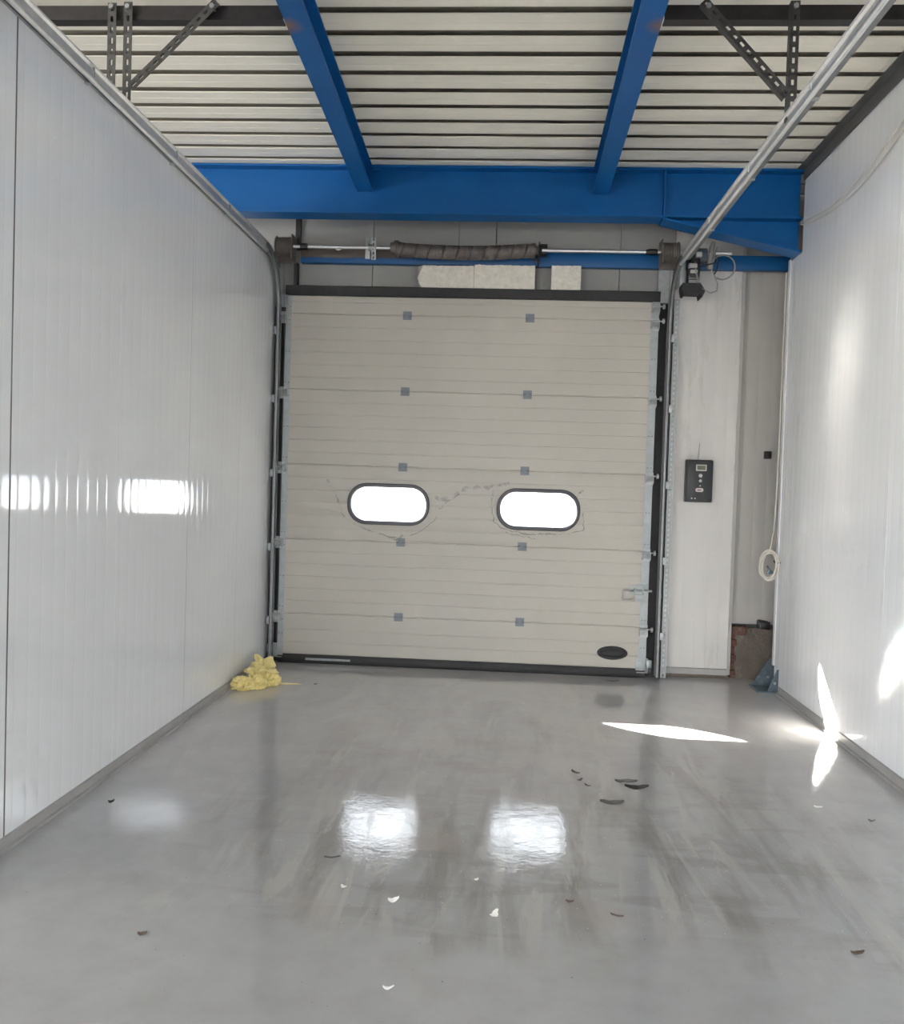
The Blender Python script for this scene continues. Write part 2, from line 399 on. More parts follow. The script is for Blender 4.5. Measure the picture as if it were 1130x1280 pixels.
wl = struct(obj('wall_left', MB().box(XL-.13, XL-.03, 2.92, 7.40, 0, 3.25), 'core'), 'white ribbed sandwich panel wall on the left', 'wall')
edges = [2.92, 3.0, 3.42, 4.391, 5.388, 6.388, 7.385]; gaps = [0, .002, .012, .0016, .005, .001, 0]
for i in range(len(edges)-1):
    wall_panel(wl, XL, 1, edges[i]+gaps[i]/2, edges[i+1]-gaps[i+1]/2, .012, 3.25)
for yj, gp in ((3.42, .012), (5.388, .005)): obj('joint_seal', MB().box(XL-.029, XL-.001, yj-gp/2+.0002, yj+gp/2-.0002, .012, 3.25), 'darkgrey', wl)
struct(obj('trim_1', MB().prism([(XL-.14, 3.24), (XL+.012, 3.24), (XL+.012, 3.246), (XL+.003, 3.246), (XL+.003, 3.30), (XL-.14, 3.30)], 'Y', 2.92, 7.38), 'midgrey'), 'grey cap profile on top of the left wall', 'trim')
struct(obj('baseboard_left', MB().prism([(XL+.0005, 0.0), (XL+.022, 0), (XL+.022, .012), (XL+.010, .016), (XL+.010, .052), (XL+.0005, .055)], 'Y', 2.92, 7.25), 'base'), 'grey base channel along the foot of the left wall', 'baseboard')

wr = struct(obj('wall_right', MB().prism([(-9.2, 0), (6.98, 0), (6.98, .2), (7.09, .2), (7.09, 3.27), (6.79, 3.27), (6.79, ZC), (-9.2, ZC)], 'X', XR+.03, XR+.13), 'core'), 'bright white ribbed sandwich panel wall on the right', 'wall')
ye = [-9.2, -7.0, -5.0, -3.0, -1.0, 1.0, 2.1, 3.1, 4.1, 5.1, 6.1]
for i in range(len(ye)-1):
    wall_panel(wr, XR, -1, ye[i], ye[i+1]-.0008, .012, ZC-.01)
wall_panel(wr, XR, -1, 6.1, 6.795, .012, ZC-.01)
wall_panel(wr, XR, -1, 6.7955, 6.93, .012, 3.27)
wall_panel(wr, XR, -1, 6.9305, 7.075, .192, 3.27)
wall_panel(wr, XR, -1, 6.967, 7.05, .012, .190)
struct(obj('trim_2', MB().prism([(XR-.004, 3.79), (XR-.012, 3.79), (XR-.012, ZC-.012), (XR-.06, ZC-.012), (XR-.06, ZC-.004), (XR-.004, ZC-.004)], 'Y', -9.2, 6.79), 'darkgrey'), 'dark grey angle where the right wall meets the roof', 'trim')
struct(obj('trim_3', MB().prism([(XR-.006, 7.05), (XR-.006, 7.10), (XR+.135, 7.10), (XR+.135, 7.094), (XR-.0005, 7.094), (XR-.0005, 7.05)], 'Z', .19, 3.285), 'panel'), 'white edge profile closing the end of the right wall', 'trim')
struct(obj('baseboard_right', MB().prism([(XR-.0005, 0.0), (XR-.024, 0), (XR-.024, .012), (XR-.010, .016), (XR-.010, .058), (XR-.0005, .062)], 'Y', -9.2, 6.9), 'base'), 'grey base channel along the foot of the right wall', 'baseboard')

# ------------------------------------------------------------------ wall round the door and the hall shell
OX0, OX1, OZ = -1.80, 1.062, 2.985
wb = struct(empty('wall_back', (-.37, WY, 0)), 'grey white panel wall around the dock door', 'wall')
obj('wall_core', MB().box(-8.2, OX0, WY+.03, 7.56, 0, 4.05).box(OX1, 1.79, WY+.03, 7.56, 0, 4.05).box(OX0, OX1, WY+.03, 7.56, OZ, 4.05).box(1.79, 2.7, 7.54, 7.62, 0, 4.05), 'core', wb)
def flat_panel(x0, x1, z0, z1, y=WY, m='panel_back', ribs=True):
    pr = [(x0, .004), (x0+.002, 0)]
    if ribs:
        x = x0+.05
        while x < x1-.02:
            for i in range(-2, 3): pr.append((x+i/2*.006, .0006*.5*(1+math.cos(PI*i/2))))
            x += .1
    pr += [(x1-.002, 0), (x1, .004)]
    poly = [(x, y+d) for x, d in pr]+[(x1, y+.03), (x0, y+.03)]
    return obj('wall_panel', MB().prism(poly, 'Z', z0, z1), m, wb, angle=20)
hx = [-3.0, -1.177, -.477, -.171, .827, 1.27]
for i in range(len(hx)-1):
    g = .008 if i == 2 else .003
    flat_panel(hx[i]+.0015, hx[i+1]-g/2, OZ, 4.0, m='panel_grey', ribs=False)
flat_panel(1.272, 1.805, .078, 4.0)
flat_panel(-3.0, OX0, 0, OZ-.002, ribs=False)
flat_panel(1.835, 2.7, .44, 4.0, y=7.51, m='panel_shaded')
obj('base_trim', MB().prism([(WY-.012, .028), (WY-.012, .075), (WY+.03, .075), (WY+.03, .028)], 'X', 1.29, 1.80), 'base', wb)
obj('end_profile', MB().prism([(1.806, WY-.002), (1.832, WY+.012), (1.832, 7.54), (1.806, 7.54)], 'Z', .03, 4.0), 'panel_back', wb)
obj('mortar_bed', MB().box(1.29, 1.82, WY-.002, 7.5, 0, .028, .006), 'stub', wb)
struct(obj('wall_hall_right', MB().box(2.45, 2.6, -9.2, 7.50, 0, 3.87), 'plaster_wall'), 'wall behind the end of the right wall', 'wall')
struct(obj('wall_hall_left', MB().box(-8.2, -8.05, 2.6, 7.56, 0, 4.05).box(-8.2, -8.05, -9.2, -7.5, 0, 4.05).box(-8.2, -8.05, -7.5, 2.6, 2.1, 4.05), 'plaster_wall'), 'far left hall wall with an open gateway', 'wall')
struct(obj('wall_hall_back', MB().box(-8.2, -7.4, -9.2, -9.05, 0, 4.05).box(.2, 2.7, -9.2, -9.05, 0, 4.05).box(-7.4, .2, -9.2, -9.05, 1.95, 4.05), 'plaster_wall'), 'hall wall behind the camera with an open gate', 'wall')
struct(obj('wall_baffle', MB().box(XL-.13, XR-.001, 2.72, 2.80, 3.10, ZC-.002), 'panel_back'), 'unseen panel baffle added over the bay mouth to shade the upper bay', 'wall')  # added out of view to keep hall light off the upper bay

# ------------------------------------------------------------------ fill lamps added over and behind the camera to brighten the bay
def fill_lamp(x, y, label, power=FILL_POWER):
    t = tag(empty('fill_light', (x, y, 3.60)), label, 'lamp', 'added fill lamps under the hall roof')
    obj('housing', MB().box(x-.62, x+.62, y-.32, y+.32, 3.60, 3.66, .006), 'lightgrey', t)
    obj('hanger_wire', MB().tube([(x-.5, y, 3.66), (x-.5, y, 3.88)], .004, 6), 'darkgrey', t)
    obj('hanger_wire', MB().tube([(x+.5, y, 3.66), (x+.5, y, 3.88)], .004, 6), 'darkgrey', t)
    ld = bpy.data.lights.new('fill_panel', 'AREA'); ld.shape = 'RECTANGLE'; ld.size = 1.2; ld.size_y = .6; ld.energy = power; ld.color = (1, 1, 1)
    lo = bpy.data.objects.new('fill_panel', ld); COL.objects.link(lo); lo.location = (x, y, 3.595)
for i, (x, y) in enumerate(((-.28, .2), (-.28, -3.2), (-4.4, .2), (-4.4, -3.2))):
    fill_lamp(x, y, ('added rectangular fill lamp over the camera', 'added rectangular fill lamp behind the camera', 'added rectangular fill lamp left behind the left wall end', 'added rectangular fill lamp far back in the hall')[i])

# ------------------------------------------------------------------ steel: main beam, two rafters, two black joists, tube over the door
def ibeam(mb, axis, a, b, c, z0, z1, w, tf=.012, tw=.009):
    """I section centred on c, between z0 and z1"""
    pl = [(c-w/2, z0), (c+w/2, z0), (c+w/2, z0+tf), (c+tw/2, z0+tf), (c+tw/2, z1-tf), (c+w/2, z1-tf), (c+w/2, z1), (c-w/2, z1), (c-w/2, z1-tf), (c-tw/2, z1-tf), (c-tw/2, z0+tf), (c-w/2, z0+tf)]
    return mb.prism(pl, axis, a, b)
beam = tag(empty('steel_beam', (-2, 6.89, 3.516)), 'deep blue steel beam spanning wall to wall above the dock door', 'beam')
obj('beam_section', ibeam(MB(), 'X', -8.0, 2.066, 6.89, 3.516, 3.875, .18, .014), 'blue', beam)
obj('stiffener_plate', MB().box(1.064, 1.076, 6.803, 6.884, 3.531, 3.860), 'blue', beam)
hm = MB().prism([(1.07, 3.515), (2.064, 3.515), (2.064, 3.285), (2.03, 3.285)], 'Y', 6.885, 6.895)
hm.add([(1.06, 6.80, 3.515), (2.066, 6.80, 3.286), (2.066, 6.98, 3.286), (1.06, 6.98, 3.515), (1.06, 6.80, 3.501), (2.066, 6.80, 3.272), (2.066, 6.98, 3.272), (1.06, 6.98, 3.501)],
       [(0, 1, 2, 3), (7, 6, 5, 4), (0, 4, 5, 1), (1, 5, 6, 2), (2, 6, 7, 3), (3, 7, 4, 0)])
obj('haunch', hm, 'blue', beam)
def rafter(xa, xb, label):
    """rafter whose axis runs from x=xa at Y 4.18 to x=xb at Y 6.8"""
    sl = (xb-xa)/2.62; y0, y1 = -.5, 6.884
    mb = ibeam(MB(), 'Y', y0, y1, 0, 3.70, 3.868, .12, .011)
    for v in mb.v: v.x += xa+sl*(v.y-4.18)
    r = tag(empty('steel_rafter', (xa, 3, 3.70)), label, 'beam')
    obj('beam_section', mb, 'blue', r)
    return r
rafter(-1.088, -1.165, 'blue steel rafter left of the centre, meeting the deep beam')
rafter(.581, .603, 'blue steel rafter right of the centre, meeting the deep beam')
def joist(x0, x1, label):
    mb = MB().prism([(4.35, 3.702), (4.412, 3.702), (4.412, 3.709), (4.358, 3.709), (4.358, 3.763), (4.412, 3.763), (4.412, 3.770), (4.35, 3.770)], 'X', x0, x1)
    return tag(obj('steel_joist', mb, 'black_steel'), label, 'beam')
joist(-5.0, -1.16, 'black steel channel joist under the roof on the left side')
joist(.65, 2.05, 'black steel channel joist under the roof on the right side')
tag(obj('steel_tube', MB().box(-1.76, 2.15, 7.345, 7.415, 3.272, 3.383, .005), 'bar'), 'blue rectangular steel tube behind the torsion spring with a rusty left end', 'beam')

# ------------------------------------------------------------------ the sectional door
door = struct(empty('door_1', (-.37, DY, 0)), 'closed cream overhead sectional door with two oval windows', 'door')
def section(z0, z1, grooves=True):
    y = DY; t = .042
    pr = [(y+.008, z0), (y+.008, z0+.002), (y+.001, z0+.005), (y, z0+.008)]
    if grooves:
        z = z0+.1
        while z < z1-.04:
            pr += [(y, z-.006), (y+.0022, z-.002), (y+.0022, z+.002), (y, z+.008)]
            z += .1016
    pr += [(y, z1-.008), (y+.001, z1-.005), (y+.008, z1-.002), (y+.008, z1), (y+t, z1), (y+t, z0)]
    return MB().prism(pr, 'X', -1.855, 1.13)
zs = [3.003]+JOINTS+[.072]
sections = [obj('door_section', section(zs[i+1], zs[i]), 'door', door, angle=12) for i in range(6)]
obj('section_liner', MB().box(-1.855, 1.13, DY+.0425, DY+.048, .03, 1.10).box(-1.855, 1.13, DY+.0425, DY+.048, 1.54, 3.003), 'core', door)
WIN = [(-.976, 1.324), (.2375, 1.320)]
GX, GZ, GR = .302, .135, .125
for (cx, cz) in WIN:
    cut(sections[3], MB().prism(rrect(cx, cz, GX+.01, GZ+.01, GR+.008), 'Y', DY-.05, DY+.1))
    wf = MB()
    def ring(h, y): return [(x, y, z) for x, z in rrect(cx, cz, GX+h, GZ+h, GR+h*.9)]
    wf.loft([ring(.033, DY), ring(.033, DY-.010), ring(.027, DY-.016), ring(.010, DY-.016), ring(.002, DY-.008), ring(.0, DY+.012), ring(0, DY+.05), ring(.012, DY+.05), ring(.012, DY)], caps=False)
    fr = obj('window_frame', wf, 'frame', door)
    obj('window_pane', MB().prism(rrect(cx, cz, GX+.004, GZ+.004, GR), 'Y', DY+.014, DY+.017), 'glass', fr)
obj('bottom_seal', MB().prism([(DY-.006, .0), (DY-.012, .012), (DY-.012, .05), (DY-.002, .071), (DY+.04, .071), (DY+.045, 0)], 'X', -1.855, 1.13), 'rubber', door)
obj('seal_carrier', MB().prism([(DY-.016, .028), (DY-.018, .034), (DY-.018, .042), (DY-.012, .046)], 'X', -1.62, -1.25), 'galv_dull', door)
# galvanised end caps, one per section and side
for (xa, xb, side) in ((-1.860, -1.812, -1), (1.076, 1.136, 1)):
    for i in range(6):
        z0, z1 = zs[i+1]+.003, zs[i]-.003
        mb = MB().box(xa, xb, DY-.0025, DY-.0004, z0, z1)
        xo = xa if side < 0 else xb-.0025
        mb.box(xo, xo+.0025, DY-.0024, DY+.040, z0, z1)
        cap = obj('end_cap', mb, 'galv_cap', door)
        k = 3 if z1-z0 > .3 else 1
        sc = MB()
        for j in range(2*k):
            zz = (z0+.05+(j//2)*.02) if j < 2 else (z1-.05 if k == 1 else (z0+z1)/2 if j < 4 else z1-.05)
            xx = (xa+xb)/2+(.012 if j % 2 else -.012)
            sc.lathe([(0, .0045), (-.003, .004), (-.0035, .002)], 'Y', (xx, DY-.0025, zz), 8)
        obj('screw_heads', sc, 'darkgrey', cap)
# middle hinges
def hinge_mb(x, z):
    mb = MB().box(x-.035, x+.035, DY-.004, DY-.0005, z+.004, z+.034).box(x-.035, x+.035, DY-.004, DY-.0005, z-.034, z-.004)
    mb.tube([(x-.035, DY-.007, z), (x-.012, DY-.007, z)], .007, 8).tube([(x+.012, DY-.007, z), (x+.035, DY-.007, z)], .007, 8)
    mb.box(x-.011, x+.011, DY-.006, DY-.0005, z-.022, z+.022)
    for sx in (-.022, .022):
        for sz in (-.022, .022): mb.lathe([(0, .005), (-.003, .0045)], 'Y', (x+sx, DY-.004, z+sz), 6)
    return mb
hs = None
for zj in JOINTS:
    for x in (-.866, .119):
        if hs is None: hs = obj('hinge', hinge_mb(x, zj), 'hinge', door); hb = ORG[hs]-Vector((x, 0, zj))
        else: inst(hs, door, hb+Vector((x, 0, zj)))
# side hinges that carry the rollers
def side_hinge(side):
    x = -1.862 if side < 0 else 1.106
    for n, zj in enumerate(JOINTS+[2.965]):
        top = n == 5
        z0 = zj-(.068 if not top else .055); z1 = zj-(.004 if not top else -.022)
        mb = MB()
        mb.box(x-.034, x+.034, DY-.006, DY-.003, z0-.012, z1+.02)              # back plate
        mb.box(x-.031, x-.028, DY-.052, DY-.006, z0, z1).box(x+.028, x+.031, DY-.052, DY-.006, z0, z1)
        mb.add([(x-.031, DY-.052, z0+.012), (x+.031, DY-.052, z0+.012), (x+.031, DY-.034, z1), (x-.031, DY-.034, z1), (x-.031, DY-.049, z0+.012), (x+.031, DY-.049, z0+.012), (x+.031, DY-.031, z1), (x-.031, DY-.031, z1)],
               [(0, 1, 2, 3), (4, 7, 6, 5), (0, 4, 5, 1), (2, 6, 7, 3), (0, 3, 7, 4), (1, 5, 6, 2)])
        mb.box(x-.031, x+.031, DY-.055, DY-.006, z1-.003, z1)
        h = obj('roller_hinge', mb, 'galv_dull', door)
        xo = x+side*.072 if side > 0 else x-.052
        rl = MB().tube([(x-side*.03, DY-.042, zj-.012), (xo, DY-.042, zj-.012)], .0055, 8)
        xw = xo-side*.012
        rl.lathe([(-.009, .012), (-.008, .020), (-.003, .021), (.003, .021), (.008, .020), (.009, .012)], 'X', (xw, DY-.046, zj-.012), 16)
        obj('roller', rl, 'galv_dull', h)
    zb = .105
    mb = MB().box(x-.05, x+.05, DY-.007, DY-.003, zb-.055, zb+.055, .0015).box(x-.075 if side < 0 else x+.03, x-.03 if side < 0 else x+.072, DY-.040, DY-.0072, zb-.02, zb+.045, .003)
    mb.box(x-.045, x+.045, DY-.03, DY-.007, zb-.06, zb-.055)
    for sx in (-.03, .0, .03):
        for sz in (-.035, .03): mb.lathe([(0, .007), (-.005, .006)], 'Y', (x+sx, DY-.007, zb+sz), 6)
    br = obj('bottom_bracket', mb, 'galv_cap', door)
    obj('roller', MB().lathe([(-.01, .012), (-.008, .022), (.008, .022), (.01, .012)], 'X', (x+side*.055, DY-.045, zb-.035), 16), 'darkgrey', br)
side_hinge(-1); side_hinge(1)
# slide bolt on the right edge
lz = .69
lk = obj('slide_bolt', MB().box(1.035, 1.13, DY-.006, DY-.0025, lz-.075, lz+.06, .001).box(.985, 1.075, DY-.010, DY-.006, lz-.02, lz+.055, .001).tube([(.99, DY-.024, lz+.012), (1.16, DY-.024, lz+.012)], .009, 10)
         .box(1.02, 1.032, DY-.036, DY-.006, lz-.006, lz+.03, .002).box(1.085, 1.097, DY-.036, DY-.006, lz-.006, lz+.03, .002).box(1.03, 1.10, DY-.016, DY-.007, lz-.055, lz-.02, .002), 'galv_cap', door)
obj('bolt_handle', MB().tube([(1.005, DY-.024, lz+.012), (.995, DY-.05, lz+.015), (.985, DY-.056, lz+.015), (.935, DY-.056, lz+.018), (.926, DY-.056, lz+.010), (.925, DY-.056, lz-.052), (.933, DY-.056, lz-.060), (.998, DY-.056, lz-.055), (1.008, DY-.05, lz-.045)], .0055, 8), 'galv_dull', lk)
# oval recessed grip
gm = MB()
def oval(a, b, y, n=32): return [(.868+a*math.cos(2*PI*i/n), y, .192+b*math.sin(2*PI*i/n)) for i in range(n)]
gm.loft([oval(.122, .055, DY), oval(.122, .055, DY-.006), oval(.114, .049, DY-.011), oval(.098, .036, DY-.011), oval(.09, .030, DY-.004), oval(.07, .02, DY-.001)], caps=True)
gr = obj('oval_grip', gm, 'rubber', door)
# torn protective film clinging round the windows
def ribbon(pts, wid, seed):
    P = [Vector((x, DY-.0025, z)) for x, z in pts]
    out = []
    for i in range(len(P)-1):
        for k in range(6): out.append(P[i].lerp(P[i+1], k/6))
    out.append(P[-1]); vs = []; fs = []
    for i, p in enumerate(out):
        t = (out[min(i+1, len(out)-1)]-out[max(i-1, 0)]).normalized(); nrm = Vector((-t.z, 0, t.x))
        wv = wid*(.45+1.1*abs(noise.noise(Vector((i*.31+seed, 1, 0)))))
        off = nrm*.012*noise.noise(Vector((i*.43, seed, 2)))
        for j in range(4):
            q = p+off+nrm*wv*(j/3-.5); q = q+Vector((0, -.001-.010*abs(noise.noise(Vector((i*.7+seed, j*1.7, 3)))), 0))
            vs.append(q)
    n = len(out)
    for i in range(n-1):
        for j in range(3): fs.append((i*4+j, i*4+j+1, (i+1)*4+j+1, (i+1)*4+j))
    return MB().add(vs, fs)
for i, (pts, w) in enumerate([
    ([(-1.49, 1.51), (-1.44, 1.46), (-1.40, 1.37), (-1.365, 1.30)], .030),
    ([(-1.365, 1.29), (-1.345, 1.22), (-1.27, 1.16), (-1.12, 1.105), (-.98, 1.07), (-.87, 1.055)], .014),
    ([(-.97, 1.055), (-.90, 1.04), (-.85, 1.075)], .03),
    ([(-.80, 1.07), (-.70, 1.12), (-.60, 1.20), (-.58, 1.24)], .010),
    ([(-.60, 1.40), (-.545, 1.37), (-.45, 1.42), (-.34, 1.475), (-.25, 1.488), (-.17, 1.485), (-.06, 1.515), (.0, 1.525)], .042),
    ([(-.56, 1.30), (-.50, 1.36), (-.40, 1.43)], .02),
    ([(-.13, 1.47), (-.135, 1.33), (-.12, 1.22), (-.06, 1.165), (.08, 1.135), (.16, 1.115), (.28, 1.13), (.42, 1.13), (.55, 1.15), (.605, 1.17)], .018),
    ([(.605, 1.17), (.60, 1.24), (.595, 1.31)], .012),
    ([(.53, 1.43), (.56, 1.47), (.59, 1.49)], .03),
    ([(-.02, 1.125), (.12, 1.10), (.22, 1.09)], .012)]):
    obj('film_scrap', ribbon(pts, w, i*7.3), 'film', door, recalc=False)
# rubber seals and black lintel round the opening
sl = tag(obj('side_seal', MB().box(-1.935, -1.79, DY+.049, WY-.001, 0, 2.993, .004), 'rubber'), 'black rubber strip down the left edge of the door', 'seal')
tag(obj('side_seal', MB().box(1.055, 1.235, DY+.049, WY-.001, 0, 2.993, .004), 'rubber'), 'black rubber strip down the right edge of the door', 'seal')
tag(obj('lintel', MB().prism([(7.285, 2.994), (7.277, 3.0), (7.277, 3.069), (7.285, 3.075), (WY, 3.075), (WY, 2.994)], 'X', -1.86, 1.14), 'rubber'), 'black rubber lintel seal along the top of the door', 'lintel')

# ------------------------------------------------------------------ roller tracks: vertical, bend, long horizontal rail
def track_path(ztop):
    R = .40; p = [(7.235, .03), (7.235, 1.0), (7.235, 2.0), (7.235, ztop-R)]
    for i in range(1, 13):
        a = PI/2*i/12; p.append((7.235-R+R*math.cos(a), ztop-R+R*math.sin(a)))
    p += [(6.0, ztop), (5.0, ztop), (4.0, ztop), (3.12, ztop)]
    return p
def sweep(profile, path, x, side):
    """profile (a towards the door, b towards the room) swept along a path in the YZ plane"""
    mb = MB(); rings = []
    for i, (y, z) in enumerate(path):
        y0, z0 = path[max(i-1, 0)]; y1, z1 = path[min(i+1, len(path)-1)]
        t = Vector((0, y1-y0, z1-z0)).normalized(); n = Vector((0, -t.z, t.y))
        if n.y > .2 : n = -n
        rings.append([Vector((x+(-side)*a, y, z))+n*b for a, b in profile])
    return mb.loft(rings)
def cprof():
    """closed outline of a rolled C track: back web with a fat curl at front and rear"""
    o = []
    for i in range(11):     # front curl
        a = math.radians(180-22*i); o.append((.013+.0135*math.cos(a), .026+.0135*math.sin(a)))
    o += [(.013+.010*math.cos(math.radians(a)), .026+.010*math.sin(math.radians(a))) for a in (-40, 40, 120, 175)]
    o += [(.0035, -.026)]
    o += [(.013+.010*math.cos(math.radians(a)), -.028+.010*math.sin(math.radians(a))) for a in (-175, -90, -20)]
    o += [(.013+.0135*math.cos(math.radians(a)), -.028+.0135*math.sin(math.radians(a))) for a in (-20, -60, -100, -140, -180)]
    return o
def ladder(mb, x0, x1, y0, y1, z0, z1, pitch=.05, slot=.028, hole=.34):
    """strip in the XZ plane with a row of slots"""
    w = x1-x0; h = w*hole/2; c = (x0+x1)/2
    mb.box(x0, c-h, y0, y1, z0, z1).box(c+h, x1, y0, y1, z0, z1)
    z = z0; n = max(1, int(round((z1-z0)/pitch)))
    for i in range(n+1):
        zc = z0+(z1-z0)*i/n; mb.box(c-h, c+h, y0, y1, max(z0, zc-(pitch-slot)/2), min(z1, zc+(pitch-slot)/2))
    return mb
def make_track(x, side, ztop, label):
    t = tag(empty('door_track', (x, 7.235, 0)), label, 'track')
    path = track_path(ztop)
    k = [i for i, q in enumerate(path) if q[1] > ztop-1e-6][0]
    obj('upright_rail', sweep(cprof(), path[:k+1], x, side), 'galv_rail', t, angle=30)
    obj('overhead_rail', sweep(cprof(), [(path[k][0]-.001, ztop)]+path[k+1:], x, side), 'galv', t, angle=30)
    an = [(0, -.046), (-.0025, -.046), (-.0025, .004), (-.042, .004), (-.042, .0065), (0, .0065)]
    obj('stiffening_angle', sweep(an, [(6.80, ztop), (5, ztop), (4, ztop), (3.14, ztop)], x, side), 'galv_rail', t)
    for y in (5.9, 4.95, 3.95):      # joint clips on the rail
        obj('joint_clip', MB().box(x-.004 if side > 0 else x-.022, x+.022 if side > 0 else x+.004, y-.012, y+.012, ztop-.044, ztop-.038).box(x-.018 if side > 0 else x+.012, x-.012 if side > 0 else x+.018, y-.006, y+.006, ztop-.02, ztop+.03), 'galv_dull', t)
    for z in (.35, .95, 1.55, 2.15, 2.70):
        mb = MB().box(min(x, x+side*.03), max(x, x+side*.03), 7.225, 7.29, z-.03, z+.03, .001) if side > 0 else MB().box(x-.03, x, 7.225, 7.29, z-.03, z+.03, .001)
        mb.lathe([(0, .007), (side*.006, .006)], 'X', (x+side*.03, 7.25, z), 8)
        obj('jamb_bracket', mb, 'galv_dull', t)
    return t
TL = make_track(-1.9105, -1, 3.262, 'galvanised door track along the left wall, bending from upright to overhead rail')
TR = make_track(1.224, 1, 3.21, 'galvanised door track on the right, its overhead rail running free of the wall')
obj('backing_strip', MB().box(-1.943, -1.916, 7.292, 7.345, 0, 2.9), 'rubber', TL)
obj('backing_strip', MB().box(1.229, 1.243, 7.292, 7.345, 0, 2.95), 'rubber', TR)
pa = ladder(MB(), 1.252, 1.296, 7.296, 7.299, .01, 3.02, .04, .02, .3)
pa.box(1.2525, 1.2555, 7.299, WY-.002, .01, 3.02)
obj('perforated_angle', pa, 'galv_cap', TR)
obj('mounting_post', MB().box(1.13, 1.238, 7.348, WY-.002, 3.0, 3.262), 'galv_dull', TR)
obj('mounting_post', MB().box(-1.812, -1.785, 7.34, WY-.003, 3.076, 3.27).box(-1.815, -1.775, 7.375, WY-.003, 3.385, 3.66), 'black_steel', TL)
ep = MB().box(1.17, 1.235, 3.112, 3.118, 3.165, 3.262, .001)
for zz in (3.19, 3.235): ep.lathe([(0, .008), (-.007, .007)], 'Y', (1.20, 3.112, zz), 8)
obj('end_plate', ep, 'galv_dull', TR)
tag(obj('tie_bar', MB().prism([(3.135, 3.195), (3.175, 3.195), (3.175, 3.2), (3.14, 3.2), (3.14, 3.245), (3.175, 3.245), (3.175, 3.25), (3.135, 3.25)], 'X', -1.91, 1.165), 'galv_dull'), 'grey channel tying the rear ends of both overhead rails', 'bar')

# perforated hangers between joists and rails
def slot_bar(p0, p1, w=.042, back=True):
    """slotted angle between two points in the plane of the joists"""
    p0, p1 = Vector(p0), Vector(p1); ln = (p1-p0).length; mb = MB()
    ladder(mb, -w/2, w/2, -.0015, .0015, 0, ln, .05, .026, .30)
    if back: mb.box(-w/2, -w/2+.003, .0016, .034, 0, ln)
    z = (p1-p0).normalized(); y = Vector((0, 1, 0)); x = y.cross(z).normalized(); y = z.cross(x)
    mt = Matrix((x, y, z)).transposed().to_4x4(); mt.translation = p0
    mb.v = [mt @ v for v in mb.v]
    return mb
hl = tag(empty('rail_hanger', (-1.91, 4.31, 3.30)), 'dark slotted angle hanger holding the left rail, two uprights and a brace', 'hanger')
obj('upright', slot_bar((-1.985, 4.315, 3.302), (-1.985, 4.315, 3.765)), 'perf', hl)
u2 = obj('upright', slot_bar((-1.905, 4.312, 3.30), (-1.905, 4.312, 3.768)), 'perf', hl)
obj('brace', slot_bar((-1.885, 4.307, 3.36), (-1.47, 4.307, 3.766)), 'perf', hl)
hr = tag(empty('rail_hanger', (1.235, 4.31, 3.22)), 'dark slotted angle hanger holding the right rail, one upright and a brace', 'hanger')
obj('upright', slot_bar((1.237, 4.312, 3.225), (1.237, 4.312, 3.768)), 'perf', hr)
obj('brace', slot_bar((1.215, 4.307, 3.335), (.82, 4.307, 3.766)), 'perf', hr)
for h, pts in ((hl, ((-1.985, 3.742), (-1.905, 3.742), (-1.492, 3.744))), (hr, ((1.237, 3.742), (.842, 3.742)))):
    for (x, z) in pts: obj('bolt', MB().tube([(x, 4.349, z), (x, 4.296, z)], .006, 6).lathe([(0, .013), (-.009, .012)], 'Y', (x, 4.3045, z), 6), 'galv_dull', h)

# ------------------------------------------------------------------ torsion spring shaft with drums
SZ, SY = 3.362, 7.20
sh = tag(empty('torsion_spring_shaft', (-.3, SY, SZ)), 'steel shaft above the door with a long wrapped torsion spring', 'spring')
obj('shaft', MB().tube([(-1.94, SY, SZ), (1.66, SY, SZ)], .0125, 12), 'galv', sh)
def spring_mb(x0, x1):
    n, k = 250, 28; rings = []
    for i in range(n+1):
        s = i/n; x = x0+(x1-x0)*s; d = x-x0
        zc = SZ-.012-.022*math.sin(PI*s)+.006*s
        ring = []
        for j in range(k):
            a = 2*PI*j/k; ph = (d/.108+j/k) % 1.0; ph = min(ph, 1-ph)
            r = .0555+.0012*math.cos(2*PI*d/.0173)-(.015*max(0, 1-ph/.08))
            if s < .05: r += .008*(1-s/.05)
            ring.append((x, SY-.004+r*math.cos(a), zc+r*math.sin(a)))
        rings.append(ring)
    return MB().loft(rings)
obj('torsion_spring', spring_mb(-.955, .118), 'spring', sh, angle=50)
obj('spring_plug', MB().lathe([(-.05, .025), (-.048, .04), (-.02, .045), (-.018, .058), (.012, .06)], 'X', (-.955, SY, SZ), 20), 'drum', sh)
obj('spring_plug', MB().lathe([(-.006, .06), (.02, .058), (.022, .035), (.045, .03)], 'X', (.122, SY, SZ-.004), 20), 'drum', sh)
for xd, sg in ((-1.857, 1), (1.187, -1)):
    pr = [(-.068, .03), (-.066, .082), (-.058, .085), (-.052, .074)]
    for i in range(9): pr += [(-.05+i*.0115, .074), (-.0443+i*.0115, .069)]
    pr += [(.054, .078), (.062, .078), (.064, .03)]
    dr = obj('cable_drum', MB().lathe([(s*sg, r) for s, r in (pr if sg > 0 else pr)], 'X', (xd, SY, SZ-.006), 28), 'drum', sh)
    obj('drum_plate', MB().box(xd-.072, xd+.072, SY+.092, SY+.10, SZ-.11, SZ+.10).box(xd+sg*.066-.004, xd+sg*.066+.004, SY-.05, SY+.0915, SZ-.10, SZ+.09), 'drum', dr)
obj('shaft_collar', MB().lathe([(-.03, .018), (-.028, .026), (.02, .026), (.03, .02)], 'X', (-1.70, SY, SZ), 14), 'black_steel', sh)
